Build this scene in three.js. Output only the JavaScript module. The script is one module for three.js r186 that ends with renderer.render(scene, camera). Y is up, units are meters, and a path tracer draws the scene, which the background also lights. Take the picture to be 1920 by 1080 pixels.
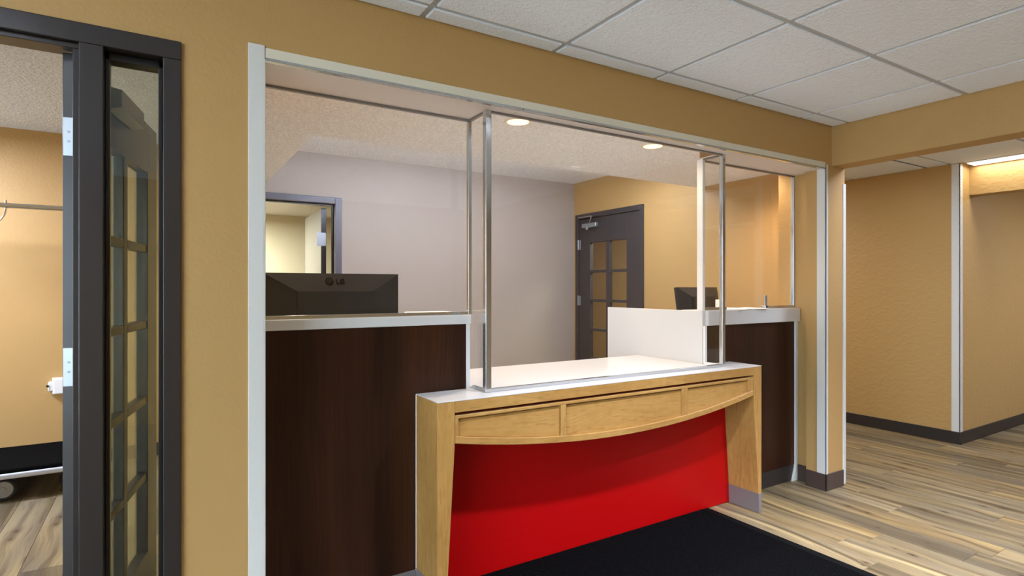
import * as THREE from 'three';
import { RoundedBoxGeometry } from 'three/addons/geometries/RoundedBoxGeometry.js';
import { mergeGeometries } from 'three/addons/utils/BufferGeometryUtils.js';
import { RectAreaLightUniformsLib } from 'three/addons/lights/RectAreaLightUniformsLib.js';
import { FontLoader } from 'three/addons/loaders/FontLoader.js';
import { TextGeometry } from 'three/addons/geometries/TextGeometry.js';

// ---------------------------------------------------------------- camera, sky, exposure
const scene = new THREE.Scene();
const camera = new THREE.PerspectiveCamera(53.48, 1920 / 1080, 0.05, 100);
camera.position.set(0, 1.28, 2.03);
camera.lookAt(0.5245 * 10, 1.28, 2.03 - 0.8514 * 10);
const renderer = new THREE.WebGLRenderer({ antialias: true });
renderer.toneMapping = THREE.LinearToneMapping;
renderer.toneMappingExposure = 1.3;
renderer.shadowMap.enabled = true;
RectAreaLightUniformsLib.init();
scene.background = new THREE.Color().setRGB(0.68, 0.85, 1.0);   // even daylight outside the lobby's storefront window
scene.backgroundIntensity = 9.5;
const LOBBY_L = 2.5, OFFICE_L = 19.0, COVE_L = 19.0, HALL_L = 85.0, BACK_L = 74.0, STRIP_L = 9.0, CORRIDOR_L = 28.0, SPOT_I = 2.2, CAN_I = 26.0;   // lamp intensities

// ---------------------------------------------------------------- helpers
let seed = 7;
const rnd = () => { seed = (seed + 0x6d2b79f5) | 0; let t = Math.imul(seed ^ (seed >>> 15), 1 | seed); t = (t + Math.imul(t ^ (t >>> 7), 61 | t)) ^ t; return ((t ^ (t >>> 14)) >>> 0) / 4294967296; };
const rr = (a, b) => a + (b - a) * rnd();
const used = new Map();
function numbered(n) { const k = used.get(n) || 0; used.set(n, k + 1); return k ? n + '_' + String(k).padStart(3, '0') : n; }
function tag(o, label, category, group, kind) { o.userData.label = label; o.userData.category = category; if (group) o.userData.group = group; if (kind) o.userData.kind = kind; return o; }
function mesh(name, geo, mat, parent = scene) {
  const g = Array.isArray(geo) ? (geo.length > 1 ? mergeGeometries(geo.map((q) => (q.index ? q.toNonIndexed() : q))) : geo[0]) : geo;
  const m = new THREE.Mesh(g, mat); m.name = parent === scene ? numbered(name) : name; m.castShadow = m.receiveShadow = true; parent.add(m); return m;
}
function struct(name, geo, mat, label, category) { const m = mesh(name, geo, mat); return tag(m, label, category, null, 'structure'); }
function group(name, label, category, kind, grp) { const g = new THREE.Group(); g.name = numbered(name); scene.add(g); return tag(g, label, category, grp, kind); }
// uv in metres from position; v runs along the grain axis
function uvm(geo, grain = 'y') {
  const g = geo.index ? geo.toNonIndexed() : geo, p = g.attributes.position, n = g.attributes.normal, uv = new Float32Array(p.count * 2);
  const ax = { x: 0, y: 1, z: 2 }[grain], get = (i, k) => (k === 0 ? p.getX(i) : k === 1 ? p.getY(i) : p.getZ(i));
  for (let i = 0; i < p.count; i += 3) {
    let nx = 0, ny = 0, nz = 0;
    for (let j = 0; j < 3; j++) { nx += Math.abs(n.getX(i + j)); ny += Math.abs(n.getY(i + j)); nz += Math.abs(n.getZ(i + j)); }
    const dom = nx >= ny && nx >= nz ? 0 : ny >= nz ? 1 : 2;
    let other = [0, 1, 2].filter((k) => k !== dom), v = other.includes(ax) ? ax : other[1], u = other.find((k) => k !== v);
    for (let j = 0; j < 3; j++) { uv[(i + j) * 2] = get(i + j, u); uv[(i + j) * 2 + 1] = get(i + j, v); }
  }
  g.setAttribute('uv', new THREE.BufferAttribute(uv, 2)); g.deleteAttribute('uv1'); return g;
}
const bx = (x0, x1, y0, y1, z0, z1, grain) => uvm(new THREE.BoxGeometry(x1 - x0, y1 - y0, Math.abs(z1 - z0)).translate((x0 + x1) / 2, (y0 + y1) / 2, (z0 + z1) / 2), grain);
const rb = (x0, x1, y0, y1, z0, z1, r = 0.003, grain) => {
  const w = x1 - x0, h = y1 - y0, d = Math.abs(z1 - z0);
  return uvm(new RoundedBoxGeometry(w, h, d, 2, Math.min(r, w * 0.45, h * 0.45, d * 0.45)).translate((x0 + x1) / 2, (y0 + y1) / 2, (z0 + z1) / 2), grain);
};
const ext = (pts, depth, z, grain, bevel = 0.0015) => {   // outline in x,y extruded along +z from z
  const s = new THREE.Shape(pts.map((q) => new THREE.Vector2(q[0], q[1])));
  return uvm(new THREE.ExtrudeGeometry(s, { depth: depth - 2 * bevel, bevelEnabled: bevel > 0, bevelThickness: bevel, bevelSize: bevel, bevelOffset: -bevel, bevelSegments: 1, curveSegments: 8 }).translate(0, 0, z + bevel), grain);
};
function tube(points, r, seg = 40) { return new THREE.TubeGeometry(new THREE.CatmullRomCurve3(points.map((p) => new THREE.Vector3(...p))), seg, r, 10, false); }
function rod(a, b, r, n = 16) {
  const A = new THREE.Vector3(...a), B = new THREE.Vector3(...b), d = B.clone().sub(A), g = new THREE.CylinderGeometry(r, r, d.length(), n);
  g.applyQuaternion(new THREE.Quaternion().setFromUnitVectors(new THREE.Vector3(0, 1, 0), d.normalize())); const c = A.add(B).multiplyScalar(0.5); return g.translate(c.x, c.y, c.z);
}
// a board with chamfered upper edges, lying in x,z, centred, top at y = 0; uv 0..1 over the top
function board(w, l, t, c) {
  const P = [], U = [], hw = w / 2, hl = l / 2;
  const q = (a, b, d, e) => { for (const v of [a, b, d, a, d, e]) { P.push(...v); U.push(v[0] / w + 0.5, v[2] / l + 0.5); } };
  const ring = (x, z, y) => [[-x, y, z], [x, y, z], [x, y, -z], [-x, y, -z]];
  const top = ring(hw - c, hl - c, 0), mid = ring(hw, hl, -c), bot = ring(hw, hl, -t);
  q(...top);
  for (let i = 0; i < 4; i++) { const k = (i + 1) % 4; q(mid[i], mid[k], top[k], top[i]); q(bot[i], bot[k], mid[k], mid[i]); }
  const g = new THREE.BufferGeometry();
  g.setAttribute('position', new THREE.Float32BufferAttribute(P, 3)); g.setAttribute('uv', new THREE.Float32BufferAttribute(U, 2)); g.computeVertexNormals(); return g;
}
// tileable value noise
function noiseGrid(n) { const a = new Float32Array(n * n); for (let i = 0; i < n * n; i++) a[i] = rnd(); return a; }
const NG = 256, NA = noiseGrid(NG), NB = noiseGrid(NG);
const sm = (t) => t * t * (3 - 2 * t);
function vn(x, y, px, py, A = NA) {   // periods px, py in lattice cells
  const x0 = Math.floor(x), y0 = Math.floor(y), fx = sm(x - x0), fy = sm(y - y0), w = (v, p) => ((v % p) + p) % p % NG;
  const i0 = w(x0, px), i1 = w(x0 + 1, px), j0 = w(y0, py) * NG, j1 = w(y0 + 1, py) * NG;
  return (A[j0 + i0] * (1 - fx) + A[j0 + i1] * fx) * (1 - fy) + (A[j1 + i0] * (1 - fx) + A[j1 + i1] * fx) * fy;
}
function tex(w, h, fn, srgb, sizeU = 1, sizeV = 1) {
  const d = new Uint8Array(w * h * 4);
  for (let y = 0; y < h; y++) for (let x = 0; x < w; x++) { const c = fn(x / w, y / h), i = (y * w + x) * 4; d[i] = Math.max(0, Math.min(255, c[0])); d[i + 1] = Math.max(0, Math.min(255, c[1])); d[i + 2] = Math.max(0, Math.min(255, c[2])); d[i + 3] = 255; }
  const t = new THREE.DataTexture(d, w, h, THREE.RGBAFormat); t.wrapS = t.wrapT = THREE.RepeatWrapping; t.magFilter = THREE.LinearFilter; t.minFilter = THREE.LinearMipmapLinearFilter; t.generateMipmaps = true;
  if (srgb) t.colorSpace = THREE.SRGBColorSpace; t.repeat.set(1 / sizeU, 1 / sizeV); t.needsUpdate = true; return t;
}
const gray = (v) => [v, v, v];

// ---------------------------------------------------------------- textures and materials
const tPeel = tex(512, 512, (u, v) => gray(255 * (0.55 * vn(u * 90, v * 90, 90, 90) + 0.3 * vn(u * 180, v * 180, 180, 180, NB) + 0.15 * vn(u * 30, v * 30, 30, 30, NB))), false, 0.7, 0.7);
const tKnock = tex(512, 512, (u, v) => { const a = vn(u * 26, v * 40, 26, 40), b = vn(u * 70, v * 90, 70, 90, NB); return gray(255 * (0.75 * Math.min(1, Math.max(0, (a - 0.45) * 4)) + 0.25 * b)); }, false, 0.7, 0.7);
const tPopcorn = tex(512, 512, (u, v) => { const a = vn(u * 110, v * 110, 110, 110), b = vn(u * 55, v * 55, 55, 55, NB); return gray(255 * Math.min(1, Math.pow(a, 1.6) * 0.8 + Math.pow(b, 2) * 0.5)); }, false, 0.8, 0.8);
const tPopcornC = tex(512, 512, (u, v) => { const a = vn(u * 110, v * 110, 110, 110); return gray(222 + 33 * Math.pow(a, 0.7)); }, true, 0.8, 0.8);
const tTile = tex(512, 512, (u, v) => { const a = vn(u * 60, v * 60, 60, 60), b = vn(u * 128, v * 128, 128, 128, NB), w = vn(u * 20 + a, v * 44, 20, 44, NB); return gray(255 * (0.35 * a + 0.3 * b + 0.35 * Math.abs(w * 2 - 1))); }, false);
const lerp3 = (a, b, t) => [a[0] + (b[0] - a[0]) * t, a[1] + (b[1] - a[1]) * t, a[2] + (b[2] - a[2]) * t];
function plankTexture(k) {
  const off = k * 17.37, knots = []; for (let i = 0; i < 2; i++) knots.push([rr(0.2, 0.8), rr(0.08, 0.92), rr(0.05, 0.12)]);
  const streaks = []; for (let i = 0; i < 5; i++) streaks.push([rr(0, 1), rr(0.012, 0.06), rr(-0.8, 1.0), rr(0.5, 3)]);
  const edge = rnd() < 0.5 ? rr(0.02, 0.12) : 0;
  return tex(256, 1024, (u, v) => {
    const wob = (vn(off, v * 7, 256, 256) - 0.5) * 0.16 + (vn(off + 9, v * 2.5, 256, 256) - 0.5) * 0.25;
    let x = u + wob, warp = 0, kd = 0;
    for (const [kx, ky, kr] of knots) { const dx = (u - kx), dy = (v - ky) * 3.4, r = Math.hypot(dx, dy); const e = Math.exp(-(r * r) / (kr * kr * 2.2)); warp += e * dx * 1.1; kd += Math.exp(-(r * r) / (kr * kr * 0.22)) * 0.8 + e * 0.32 * (0.5 + 0.5 * Math.sin(r * 120)); }
    x -= warp;
    const f1 = vn(x * 34 + off, v * 4, 256, 256), f2 = vn(x * 110 + off, v * 16, 256, 256, NB), f3 = vn(x * 6 + off, v * 1.6, 256, 256, NB), f4 = vn(u * 3 + off, v * 3, 256, 256);
    let s = (f1 - 0.5) * 0.5 + (f2 - 0.5) * 0.2 + (f3 - 0.5) * 1.5;
    for (const [sx, sw, amt, vf] of streaks) s += amt * 0.55 * Math.exp(-(((x - sx) / sw) ** 2)) * vn(off + sx * 50, v * vf * 2 + 3, 256, 256);
    if (edge && u < edge) s += 0.55;
    const dark = Math.max(0, vn(x * 16 + off + 40, v * 9, 256, 256, NB) - 0.72) * 2.6 * f1;
    let c = lerp3([160, 144, 112], s > 0 ? [206, 188, 144] : [100, 86, 66], Math.min(1, Math.abs(s) * 1.05));
    c = lerp3(c, [136, 133, 128], 0.62 * Math.max(0, f4 - 0.25));
    c = lerp3(c, [62, 48, 38], Math.min(0.85, kd + dark));
    return c;
  }, true);
}
const plankTex = []; for (let k = 0; k < 6; k++) plankTex.push(plankTexture(k));
const tPlankBump = tex(128, 512, (u, v) => gray(255 * (0.6 * vn(u * 60, v * 14, 60, 14) + 0.4 * vn(u * 110, v * 30, 110, 30, NB))), false);
const tWalnut = tex(1024, 1024, (u, v) => {
  const strip = vn(u * 9, 0.5, 9, 2, NB), w = (vn(u * 4, v * 3, 4, 3) - 0.5) * 0.02, x = u + w;
  const g1 = vn(x * 120, v * 5, 120, 5), g2 = vn(x * 240, v * 14, 240, 14, NB), big = vn(u * 6, v * 2, 6, 2, NB);
  const s = 0.5 * Math.min(1, Math.max(0, (strip - 0.25) * 1.7)) + 0.2 * g1 + 0.13 * g2 + 0.17 * big;
  return lerp3([26, 13, 8], [106, 62, 38], s);
}, true, 1.0, 1.2);
const tMaple = tex(512, 1024, (u, v) => {
  const w = (vn(u * 3, v * 3, 3, 3) - 0.5) * 0.12, g1 = vn((u + w) * 60, v * 4, 60, 4), g2 = vn(u * 150, v * 18, 150, 18, NB), b = vn(u * 5, v * 3, 5, 3, NB), fl = vn(u * 26, v * 34, 26, 34);
  const fk = Math.max(0, vn(u * 90, v * 22, 90, 22) - 0.74) * 1.6;
  return lerp3(lerp3([158, 113, 56], [202, 160, 94], 0.3 * g1 + 0.12 * g2 + 0.4 * b + 0.18 * fl), [128, 86, 42], fk);
}, true, 0.5, 0.9);
const tMat = tex(256, 256, (u, v) => { const cx = Math.abs(((u * 8) % 1) - 0.5), cy = Math.abs(((v * 8) % 1) - 0.5), m = Math.max(cx, cy); return gray(255 * (m < 0.36 ? 0.85 : 0.15) * (0.8 + 0.2 * vn(u * 128, v * 128, 128, 128))); }, false, 0.104, 0.104);
const tMatC = tex(256, 256, (u, v) => { const n = vn(u * 128, v * 128, 128, 128), b = vn(u * 9, v * 9, 9, 9, NB); return gray(14 + 16 * n * n + 8 * b); }, true, 0.5, 0.5);
const tCarpet = tex(256, 256, (u, v) => gray(12 + 22 * vn(u * 120, v * 120, 120, 120)), true, 0.3, 0.3);
const tBrush = tex(128, 512, (u, v) => gray(120 + 60 * vn(u * 120, v * 6, 120, 6)), false, 0.1, 0.6);

const S = (o) => new THREE.MeshStandardMaterial(o), Ph = (o) => new THREE.MeshPhysicalMaterial(o);
const M = {
  mustard: S({ color: '#b7925a', roughness: 0.55, bumpMap: tPeel, bumpScale: 0.0008 }),
  mustardRough: S({ color: '#b5925a', roughness: 0.5, bumpMap: tKnock, bumpScale: 0.0009 }),
  taupe: S({ color: '#aa9d90', roughness: 0.6, bumpMap: tPeel, bumpScale: 0.0006 }),
  cream: S({ color: '#d6d0b4', roughness: 0.7, bumpMap: tPeel, bumpScale: 0.0006 }),
  popcorn: S({ color: '#f6f4f1', map: tPopcornC, roughness: 0.95, bumpMap: tPopcorn, bumpScale: 0.004 }),
  popcornGrey: S({ color: '#d6d8dc', map: tPopcornC, roughness: 0.95, bumpMap: tPopcorn, bumpScale: 0.004 }),
  tile: S({ color: '#eef5ff', roughness: 0.95, bumpMap: tTile, bumpScale: 0.004 }),
  tee: S({ color: '#b6b9be', roughness: 0.5 }),
  plain: S({ color: '#d9d6d0', roughness: 0.9 }),
  white: S({ color: '#e9e8e6', roughness: 0.35 }),
  guard: S({ color: '#d6d6d2', roughness: 0.35 }),
  soffit: S({ color: '#ded3cc', roughness: 0.6 }),
  trimCream: S({ color: '#dcd5c3', roughness: 0.35 }),
  darkDoor: Ph({ color: '#251f1f', roughness: 0.42, clearcoat: 0.22, clearcoatRoughness: 0.18 }),
  officeDoor: S({ color: '#3b3534', roughness: 0.5 }),
  greyFrame: S({ color: '#5d5a63', roughness: 0.4 }),
  greyDoor: S({ color: '#7e7d74', roughness: 0.5 }),
  stopBlack: S({ color: '#141416', roughness: 0.3 }),
  vinyl: S({ color: '#2b2624', roughness: 0.45 }),
  vinylBrown: S({ color: '#493a34', roughness: 0.45 }),
  walnut: Ph({ map: tWalnut, color: '#d8d0c8', roughness: 0.4, specularIntensity: 0.5, bumpMap: tWalnut, bumpScale: 0.0003 }),
  maple: S({ map: tMaple, color: '#ffffff', roughness: 0.42 }),
  red: Ph({ color: '#b40306', roughness: 0.5, specularIntensity: 0.4 }),
  laminate: S({ color: '#d6d6d6', roughness: 0.28 }),
  kick: S({ color: '#8b8587', roughness: 0.42, metalness: 0.35 }),
  kickDark: S({ color: '#302a27', roughness: 0.5 }),
  alu: S({ color: '#c9ced2', roughness: 0.28, metalness: 0.9, roughnessMap: tBrush }),
  aluDark: S({ color: '#8d8886', roughness: 0.4, metalness: 0.7 }),
  chrome: S({ color: '#d6d6d4', roughness: 0.14, metalness: 1 }),
  steel: S({ color: '#a4a9ad', roughness: 0.38, metalness: 0.75 }),
  glass: Ph({ color: '#ffffff', roughness: 0.0, transmission: 1, thickness: 0, ior: 1.3 }),
  paneGlass: Ph({ color: '#eef3ee', roughness: 0.0, transmission: 1, thickness: 0, ior: 1.5 }),
  plastic: Ph({ color: '#27282a', roughness: 0.6, specularIntensity: 0.5 }),
  plasticGloss: Ph({ color: '#020202', roughness: 0.6, specularIntensity: 0.2 }),
  screen: S({ color: '#08090a', roughness: 0.12 }),
  mat: Ph({ map: tMatC, color: '#4a4a4c', roughness: 0.95, specularIntensity: 0.1, bumpMap: tMat, bumpScale: 0.004 }),
  matNub: Ph({ color: '#0c0c0d', roughness: 0.9, specularIntensity: 0.1 }),
  matEdge: Ph({ color: '#0b0b0c', roughness: 0.8, specularIntensity: 0.15 }),
  carpet: Ph({ map: tCarpet, color: '#8a8a8a', roughness: 1, specularIntensity: 0.1 }),
  rubber: S({ color: '#1b1b1c', roughness: 0.7 }),
  bumper: S({ color: '#b9bcc2', roughness: 0.5 }),
  paper: S({ color: '#f1efe9', roughness: 0.8 }),
  officeFloor: S({ color: '#d2cec6', roughness: 0.6 }),
  slab: S({ color: '#6a5c4a', roughness: 0.8 }),
  pavement: S({ color: '#c4c2bc', roughness: 0.95 }),
  lampCool: S({ color: '#ffffff', emissive: '#f4f8ff', emissiveIntensity: 1.4 }),
  lampStrip: S({ color: '#ffffff', emissive: '#fffaf0', emissiveIntensity: 0.9 }),
  lampWarm: S({ color: '#ffffff', emissive: '#ffd79a', emissiveIntensity: 1.25 }),
  reflector: S({ color: '#efe2c8', roughness: 0.3 }),
};
const plankMats = [];
for (const t of plankTex) for (const c of ['#d9d2c5', '#cac3b6', '#aca69b', '#d6c8b0']) plankMats.push(S({ map: t, color: c, roughness: 0.42, bumpMap: tPlankBump, bumpScale: 0.00015 }));

// ---------------------------------------------------------------- numbers of the place
const H = 2.31, TOP = 2.75;                                         // lobby ceiling, underside of the roof
const OX0 = 0.292, OX1 = 3.575, OY = 2.033;                         // opening of the reception window
const BACK = -3.12;                                                 // back wall of office and hall
const camF = new THREE.Vector3(0.5245, 0, -0.8514), camR = new THREE.Vector3(0.8514, 0, 0.5245);
function inView(x, y, z, m = 160) { const d = new THREE.Vector3(x, y, z).sub(camera.position), dep = d.dot(camF); if (dep < 0.3) return false; const px = 960 + 1072 * d.dot(camR) / dep, py = 540 - 1072 * d.y / dep; return px > -m && px < 1920 + m && py > -m && py < 1080 + m; }

// ---------------------------------------------------------------- floor
{
  const fl = group('floor', 'grey-brown wood plank floor', 'floor', 'structure');
  mesh('subfloor', bx(-2.8, 8.7, -0.12, -0.012, -5.3, 4.4), M.slab, fl);
  mesh('office_floor', bx(0.2, 4.05, -0.012, -0.001, -3.2, -0.26), M.officeFloor, fl);
  mesh('back_floor', bx(-1, 3.5, -0.012, -0.001, -5.2, -3.2), M.slab, fl);
  const W = 0.17, L = 1.22, geoCache = new Map(), rest = new Map();
  const geoFor = (w, l) => { const k = Math.round(w * 500) + ':' + Math.round(l * 500); if (!geoCache.has(k)) { const g = board(w - 0.0012, l - 0.0012, 0.012, 0.0012); const uv = g.attributes.uv; for (let i = 0; i < uv.count; i++) uv.setY(i, uv.getY(i) * l / L); geoCache.set(k, g); } return geoCache.get(k); };
  let count = 0;
  for (let c = -35; c <= 32; c++) {
    const x0 = 3.03 + c * W, x1 = x0 + W, xc = (x0 + x1) / 2;
    const spans = xc < 0.1 ? [[-3.12, 4.2]] : xc > 4.06 && xc < 5.55 ? [[-5.0, 4.2]] : [[-0.25, 4.2]];
    if (x1 < -2.6 || x0 > 8.5) continue;
    for (const [za, zb] of spans) {
      let z = za - rr(0, 1) * L;
      if (c === 3) z = 0.376 - 3 * L; if (c === 2) z = 0.91 - 3 * L; if (c === 5) z = 0.748 - 5 * L; if (c === 0) z = 0.51 - 3 * L;
      for (; z < zb; z += L) {
        const a = Math.max(z, za), b = Math.min(z + L, zb); if (b - a < 0.03) continue;
        const zc = (a + b) / 2, mat = plankMats[Math.floor(rnd() * plankMats.length)];
        let vis = false; for (let t = 0; t <= 4; t++) for (const xx of [x0, x1]) vis = vis || inView(xx, 0, a + (b - a) * t / 4, 60);
        if (vis && count < 300) { const m = mesh('plank', geoFor(W, b - a), mat, fl); m.position.set(xc, 0, zc); if (rnd() < 0.5) m.rotation.y = Math.PI; count++; }
        else { const k = plankMats.indexOf(mat) % 6; if (!rest.has(k)) rest.set(k, []); rest.get(k).push(geoFor(W, b - a).clone().translate(xc, 0, zc)); }
      }
    }
  }
  for (const [k, list] of rest) { const m = mesh('plank_field', mergeGeometries(list), plankMats[k * 4 + 1], fl); m.userData.kind = 'stuff'; }
}

// ---------------------------------------------------------------- ceilings
const cellX = (k) => 0.845 + 0.61 * k, cellZ = (j) => 0.105 + 0.61 * j;
const lightCells = new Set(['-4:1', '-3:1', '1:1', '3:2']);
function tileCeiling(name, label, xs, zs, skip) {
  const g = group(name, label, 'ceiling', 'structure'), cache = new Map();
  for (let i = 0; i + 1 < xs.length; i++) for (let j = 0; j + 1 < zs.length; j++) {
    if (skip && skip(i, j)) continue;
    const w = xs[i + 1] - xs[i] - 0.026, l = zs[j + 1] - zs[j] - 0.026, key = Math.round(w * 1000) + ':' + Math.round(l * 1000);
    if (!cache.has(key)) { const b = board(w, l, 0.02, 0.002); const uv = b.attributes.uv; for (let q = 0; q < uv.count; q++) uv.setXY(q, uv.getX(q) * w / 0.58, uv.getY(q) * l / 0.58); cache.set(key, b.rotateX(Math.PI)); }
    const m = mesh('ceiling_tile', cache.get(key), M.tile, g); m.position.set((xs[i] + xs[i + 1]) / 2, H - 0.007, (zs[j] + zs[j + 1]) / 2); if ((i + j) % 2) m.rotation.y = Math.PI;
  }
  for (const z of zs) mesh('main_runner', rb(xs[0], xs[xs.length - 1], H, H + 0.03, z - 0.012, z + 0.012, 0.001), M.tee, g);
  for (const x of xs) for (let j = 0; j + 1 < zs.length; j++) if (zs[j + 1] - zs[j] > 0.03) mesh('cross_tee', rb(x - 0.012, x + 0.012, H + 0.0005, H + 0.028, zs[j] + 0.012, zs[j + 1] - 0.012, 0.001), M.tee, g);
  return g;
}
{
  const xs = [-2.4]; for (let k = -5; k <= 4; k++) xs.push(cellX(k)); xs.push(3.64);
  const zs = [0]; for (let j = 0; j <= 6; j++) zs.push(cellZ(j)); zs.push(4.2);
  tileCeiling('ceiling', 'white square mineral-fibre tile ceiling over the reception lobby', xs, zs, (i, j) => lightCells.has((i - 6) + ':' + (j - 1)));
  const zf = [-0.27, -0.1]; for (let k = 1; k <= 7; k++) zf.push(-0.1 + 0.61 * k);
  tileCeiling('ceiling_corridor', 'white tile ceiling of the corridor behind the low beam', [3.79, 4.38, 4.99, 5.58], zf, (i, j) => i === 0 && zf[j] > 0.45 && zf[j] < 0.6);
  const zk = [-5.0]; for (let k = 7; k >= 0; k--) zk.push(-0.27 - 0.61 * k);
  tileCeiling('ceiling_corridor_back', 'white tile ceiling deeper in the corridor behind the column', [4.1, 4.38, 4.99, 5.58], zk, (i, j) => i === 1 && zk[j] > -2.8 && zk[j] < -2.0);
  struct('ceiling_corridor_edge', bx(5.58, 5.75, H + 0.005, H + 0.03, -0.03, 4.2), M.tile, 'white ceiling strip along the far beam', 'ceiling');
  struct('ceiling_side_room', bx(5.9, 8.6, H, H + 0.03, -0.03, 4.2), M.tile, 'white ceiling of the side room', 'ceiling');
  struct('ceiling_hall', bx(-2.7, 0.12, 2.38, 2.42, BACK - 0.05, -0.1), M.popcornGrey, 'grey popcorn-textured ceiling of the hall with the luggage cart', 'ceiling');
  struct('ceiling_office', bx(0.15, 4.05, 2.46, 2.5, BACK - 0.05, -1.3), M.popcorn, 'raised popcorn-textured ceiling at the back of the office', 'ceiling');
  struct('ceiling_office_drop', [bx(0.15, 4.05, 2.155, 2.7, -1.36, -0.27), bx(1.165, 2.715, 2.155, 2.7, -0.27, -0.112), bx(0.15, 0.75, 2.155, TOP, BACK - 0.02, -1.36)], M.popcorn, 'lowered popcorn-textured ceiling behind the reception glass', 'ceiling');
  struct('ceiling_back_room', bx(-1, 3.5, 2.12, 2.16, -5.1, -3.2), M.plain, 'white ceiling of the room behind the office', 'ceiling');
  struct('roof', bx(-2.9, 8.8, TOP, TOP + 0.1, -5.4, 4.5), M.plain, 'flat roof above all the rooms', 'roof');
}

// ---------------------------------------------------------------- walls
struct('wall_reception', [
  bx(-2.7, -1.16, 0, TOP, -0.12, 0), bx(-1.16, 0.056, 2.031, TOP, -0.12, 0), bx(0.056, OX0, 0, TOP, -0.12, 0), bx(0.16, OX0, 0, TOP, -0.3, -0.12)], M.mustard, 'mustard painted wall between the dark door and the reception opening', 'wall');
struct('wall_reception_header', [bx(OX0, 1.16, OY + 0.004, TOP, -0.268, 0), bx(1.16, 2.72, OY + 0.004, TOP, -0.11, 0), bx(2.72, 3.63, OY + 0.004, TOP, -0.268, 0)], M.mustard, 'mustard wall band above the reception opening', 'wall');
struct('wall_reception_column', [bx(OX1, 3.79, 0, OY + 0.004, -0.13, 0), bx(3.63, 3.79, OY + 0.004, TOP, -0.13, 0), bx(3.63, 3.79, 0, TOP, -0.3, -0.13), bx(3.63, 4.1, 0, TOP, -0.36, -0.3),
], M.mustard, 'mustard column at the corridor end of the reception opening', 'wall');
struct('wall_office_side', [bx(4.0, 4.1, 0, TOP, -2.02, -0.3), bx(4.0, 4.1, 2.095, TOP, -3.08, -2.02), bx(4.0, 4.1, 0, TOP, -5.1, -3.08)], M.mustard, 'mustard wall inside the office with the dark glazed door', 'wall');
struct('wall_office_back', [bx(1.381, 4.0, 0, TOP, BACK - 0.12, BACK), bx(0.22, 0.36, 0, TOP, BACK - 0.12, BACK), bx(0.36, 1.381, 2.081, TOP, BACK - 0.12, BACK)], M.taupe, 'taupe painted back wall of the office', 'wall');
struct('wall_office_left', [bx(0.1, 0.22, 0, TOP, BACK - 0.12, -0.12)], M.mustard, 'partition wall between the hall and the office', 'wall');
struct('wall_hall_back', [bx(-2.7, 0.1, 0, TOP, BACK - 0.12, BACK)], M.mustard, 'mustard wall behind the luggage cart', 'wall');
struct('wall_left', [bx(-2.82, -2.7, 0, 0.08, BACK - 0.12, 0), bx(-2.82, -2.7, 2.2, TOP, BACK - 0.12, 0), bx(-2.82, -2.7, 0.08, 2.2, BACK - 0.12, -2.9), bx(-2.82, -2.7, 0.08, 2.2, -1.7, 0), bx(-2.52, -2.4, 0, 0.06, 0, 4.3), bx(-2.52, -2.4, 2.28, TOP, 0, 4.3), bx(-2.52, -2.4, 0.06, 2.28, 0, 1.2), bx(-2.52, -2.4, 0.06, 2.28, 4.1, 4.3)], M.mustard, 'mustard wall of the lobby with the storefront window', 'wall');
struct('wall_behind', [bx(-2.5, 8.7, 0, TOP, 4.2, 4.32)], M.mustard, 'mustard wall at the far side of the lobby', 'wall');
struct('wall_right', [bx(8.5, 8.62, 0, TOP, -0.2, 4.3)], M.mustard, 'mustard end wall of the side room', 'wall');
struct('wall_corridor_right', [bx(5.57, 5.69, 0, TOP, -5.1, -0.03), bx(5.69, 8.6, 0, TOP, -0.15, -0.03)], M.mustardRough, 'textured mustard wall block at the corridor corner', 'wall');
struct('wall_corridor_end', [bx(4.0, 5.7, 0, TOP, -5.12, -5.0)], M.mustard, 'mustard wall at the end of the corridor', 'wall');
struct('wall_back_room', [bx(-1.1, 4.0, 0, TOP, -5.12, -5.0), bx(-1.1, -1.0, 0, TOP, -5.1, -3.2), bx(3.4, 3.5, 0, TOP, -5.1, -3.2)], M.cream, 'cream wall of the room behind the office', 'wall');
struct('beam', [bx(3.64, 3.79, 2.055, TOP, -0.02, 4.2)], M.mustard, 'mustard ceiling beam between lobby and corridor', 'beam');
struct('beam', [bx(5.75, 5.9, 2.054, TOP, -0.03, 4.2)], M.mustardRough, 'mustard ceiling beam beside the bright light strip', 'beam');

// baseboards
struct('baseboard_corridor', [rb(5.56, 5.572, 0, 0.1, -4.99, -0.02, 0.004), rb(5.558, 8.5, 0, 0.1, -0.032, -0.02, 0.004)], M.vinyl, 'black vinyl baseboard around the corridor corner', 'baseboard');
struct('baseboard_column', [rb(3.567, 3.577, 0, 0.105, -0.13, 0.008, 0.003), rb(3.618, 3.632, 0, 0.105, -0.215, -0.12, 0.003), rb(3.567, 3.768, 0, 0.105, -0.002, 0.008, 0.003)], M.vinylBrown, 'dark brown vinyl baseboard around the column beside the counter', 'baseboard');
struct('baseboard_hall', [rb(-2.7, 0.1, 0, 0.1, BACK, BACK + 0.01, 0.004)], M.vinyl, 'black vinyl baseboard behind the luggage cart', 'baseboard');

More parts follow.
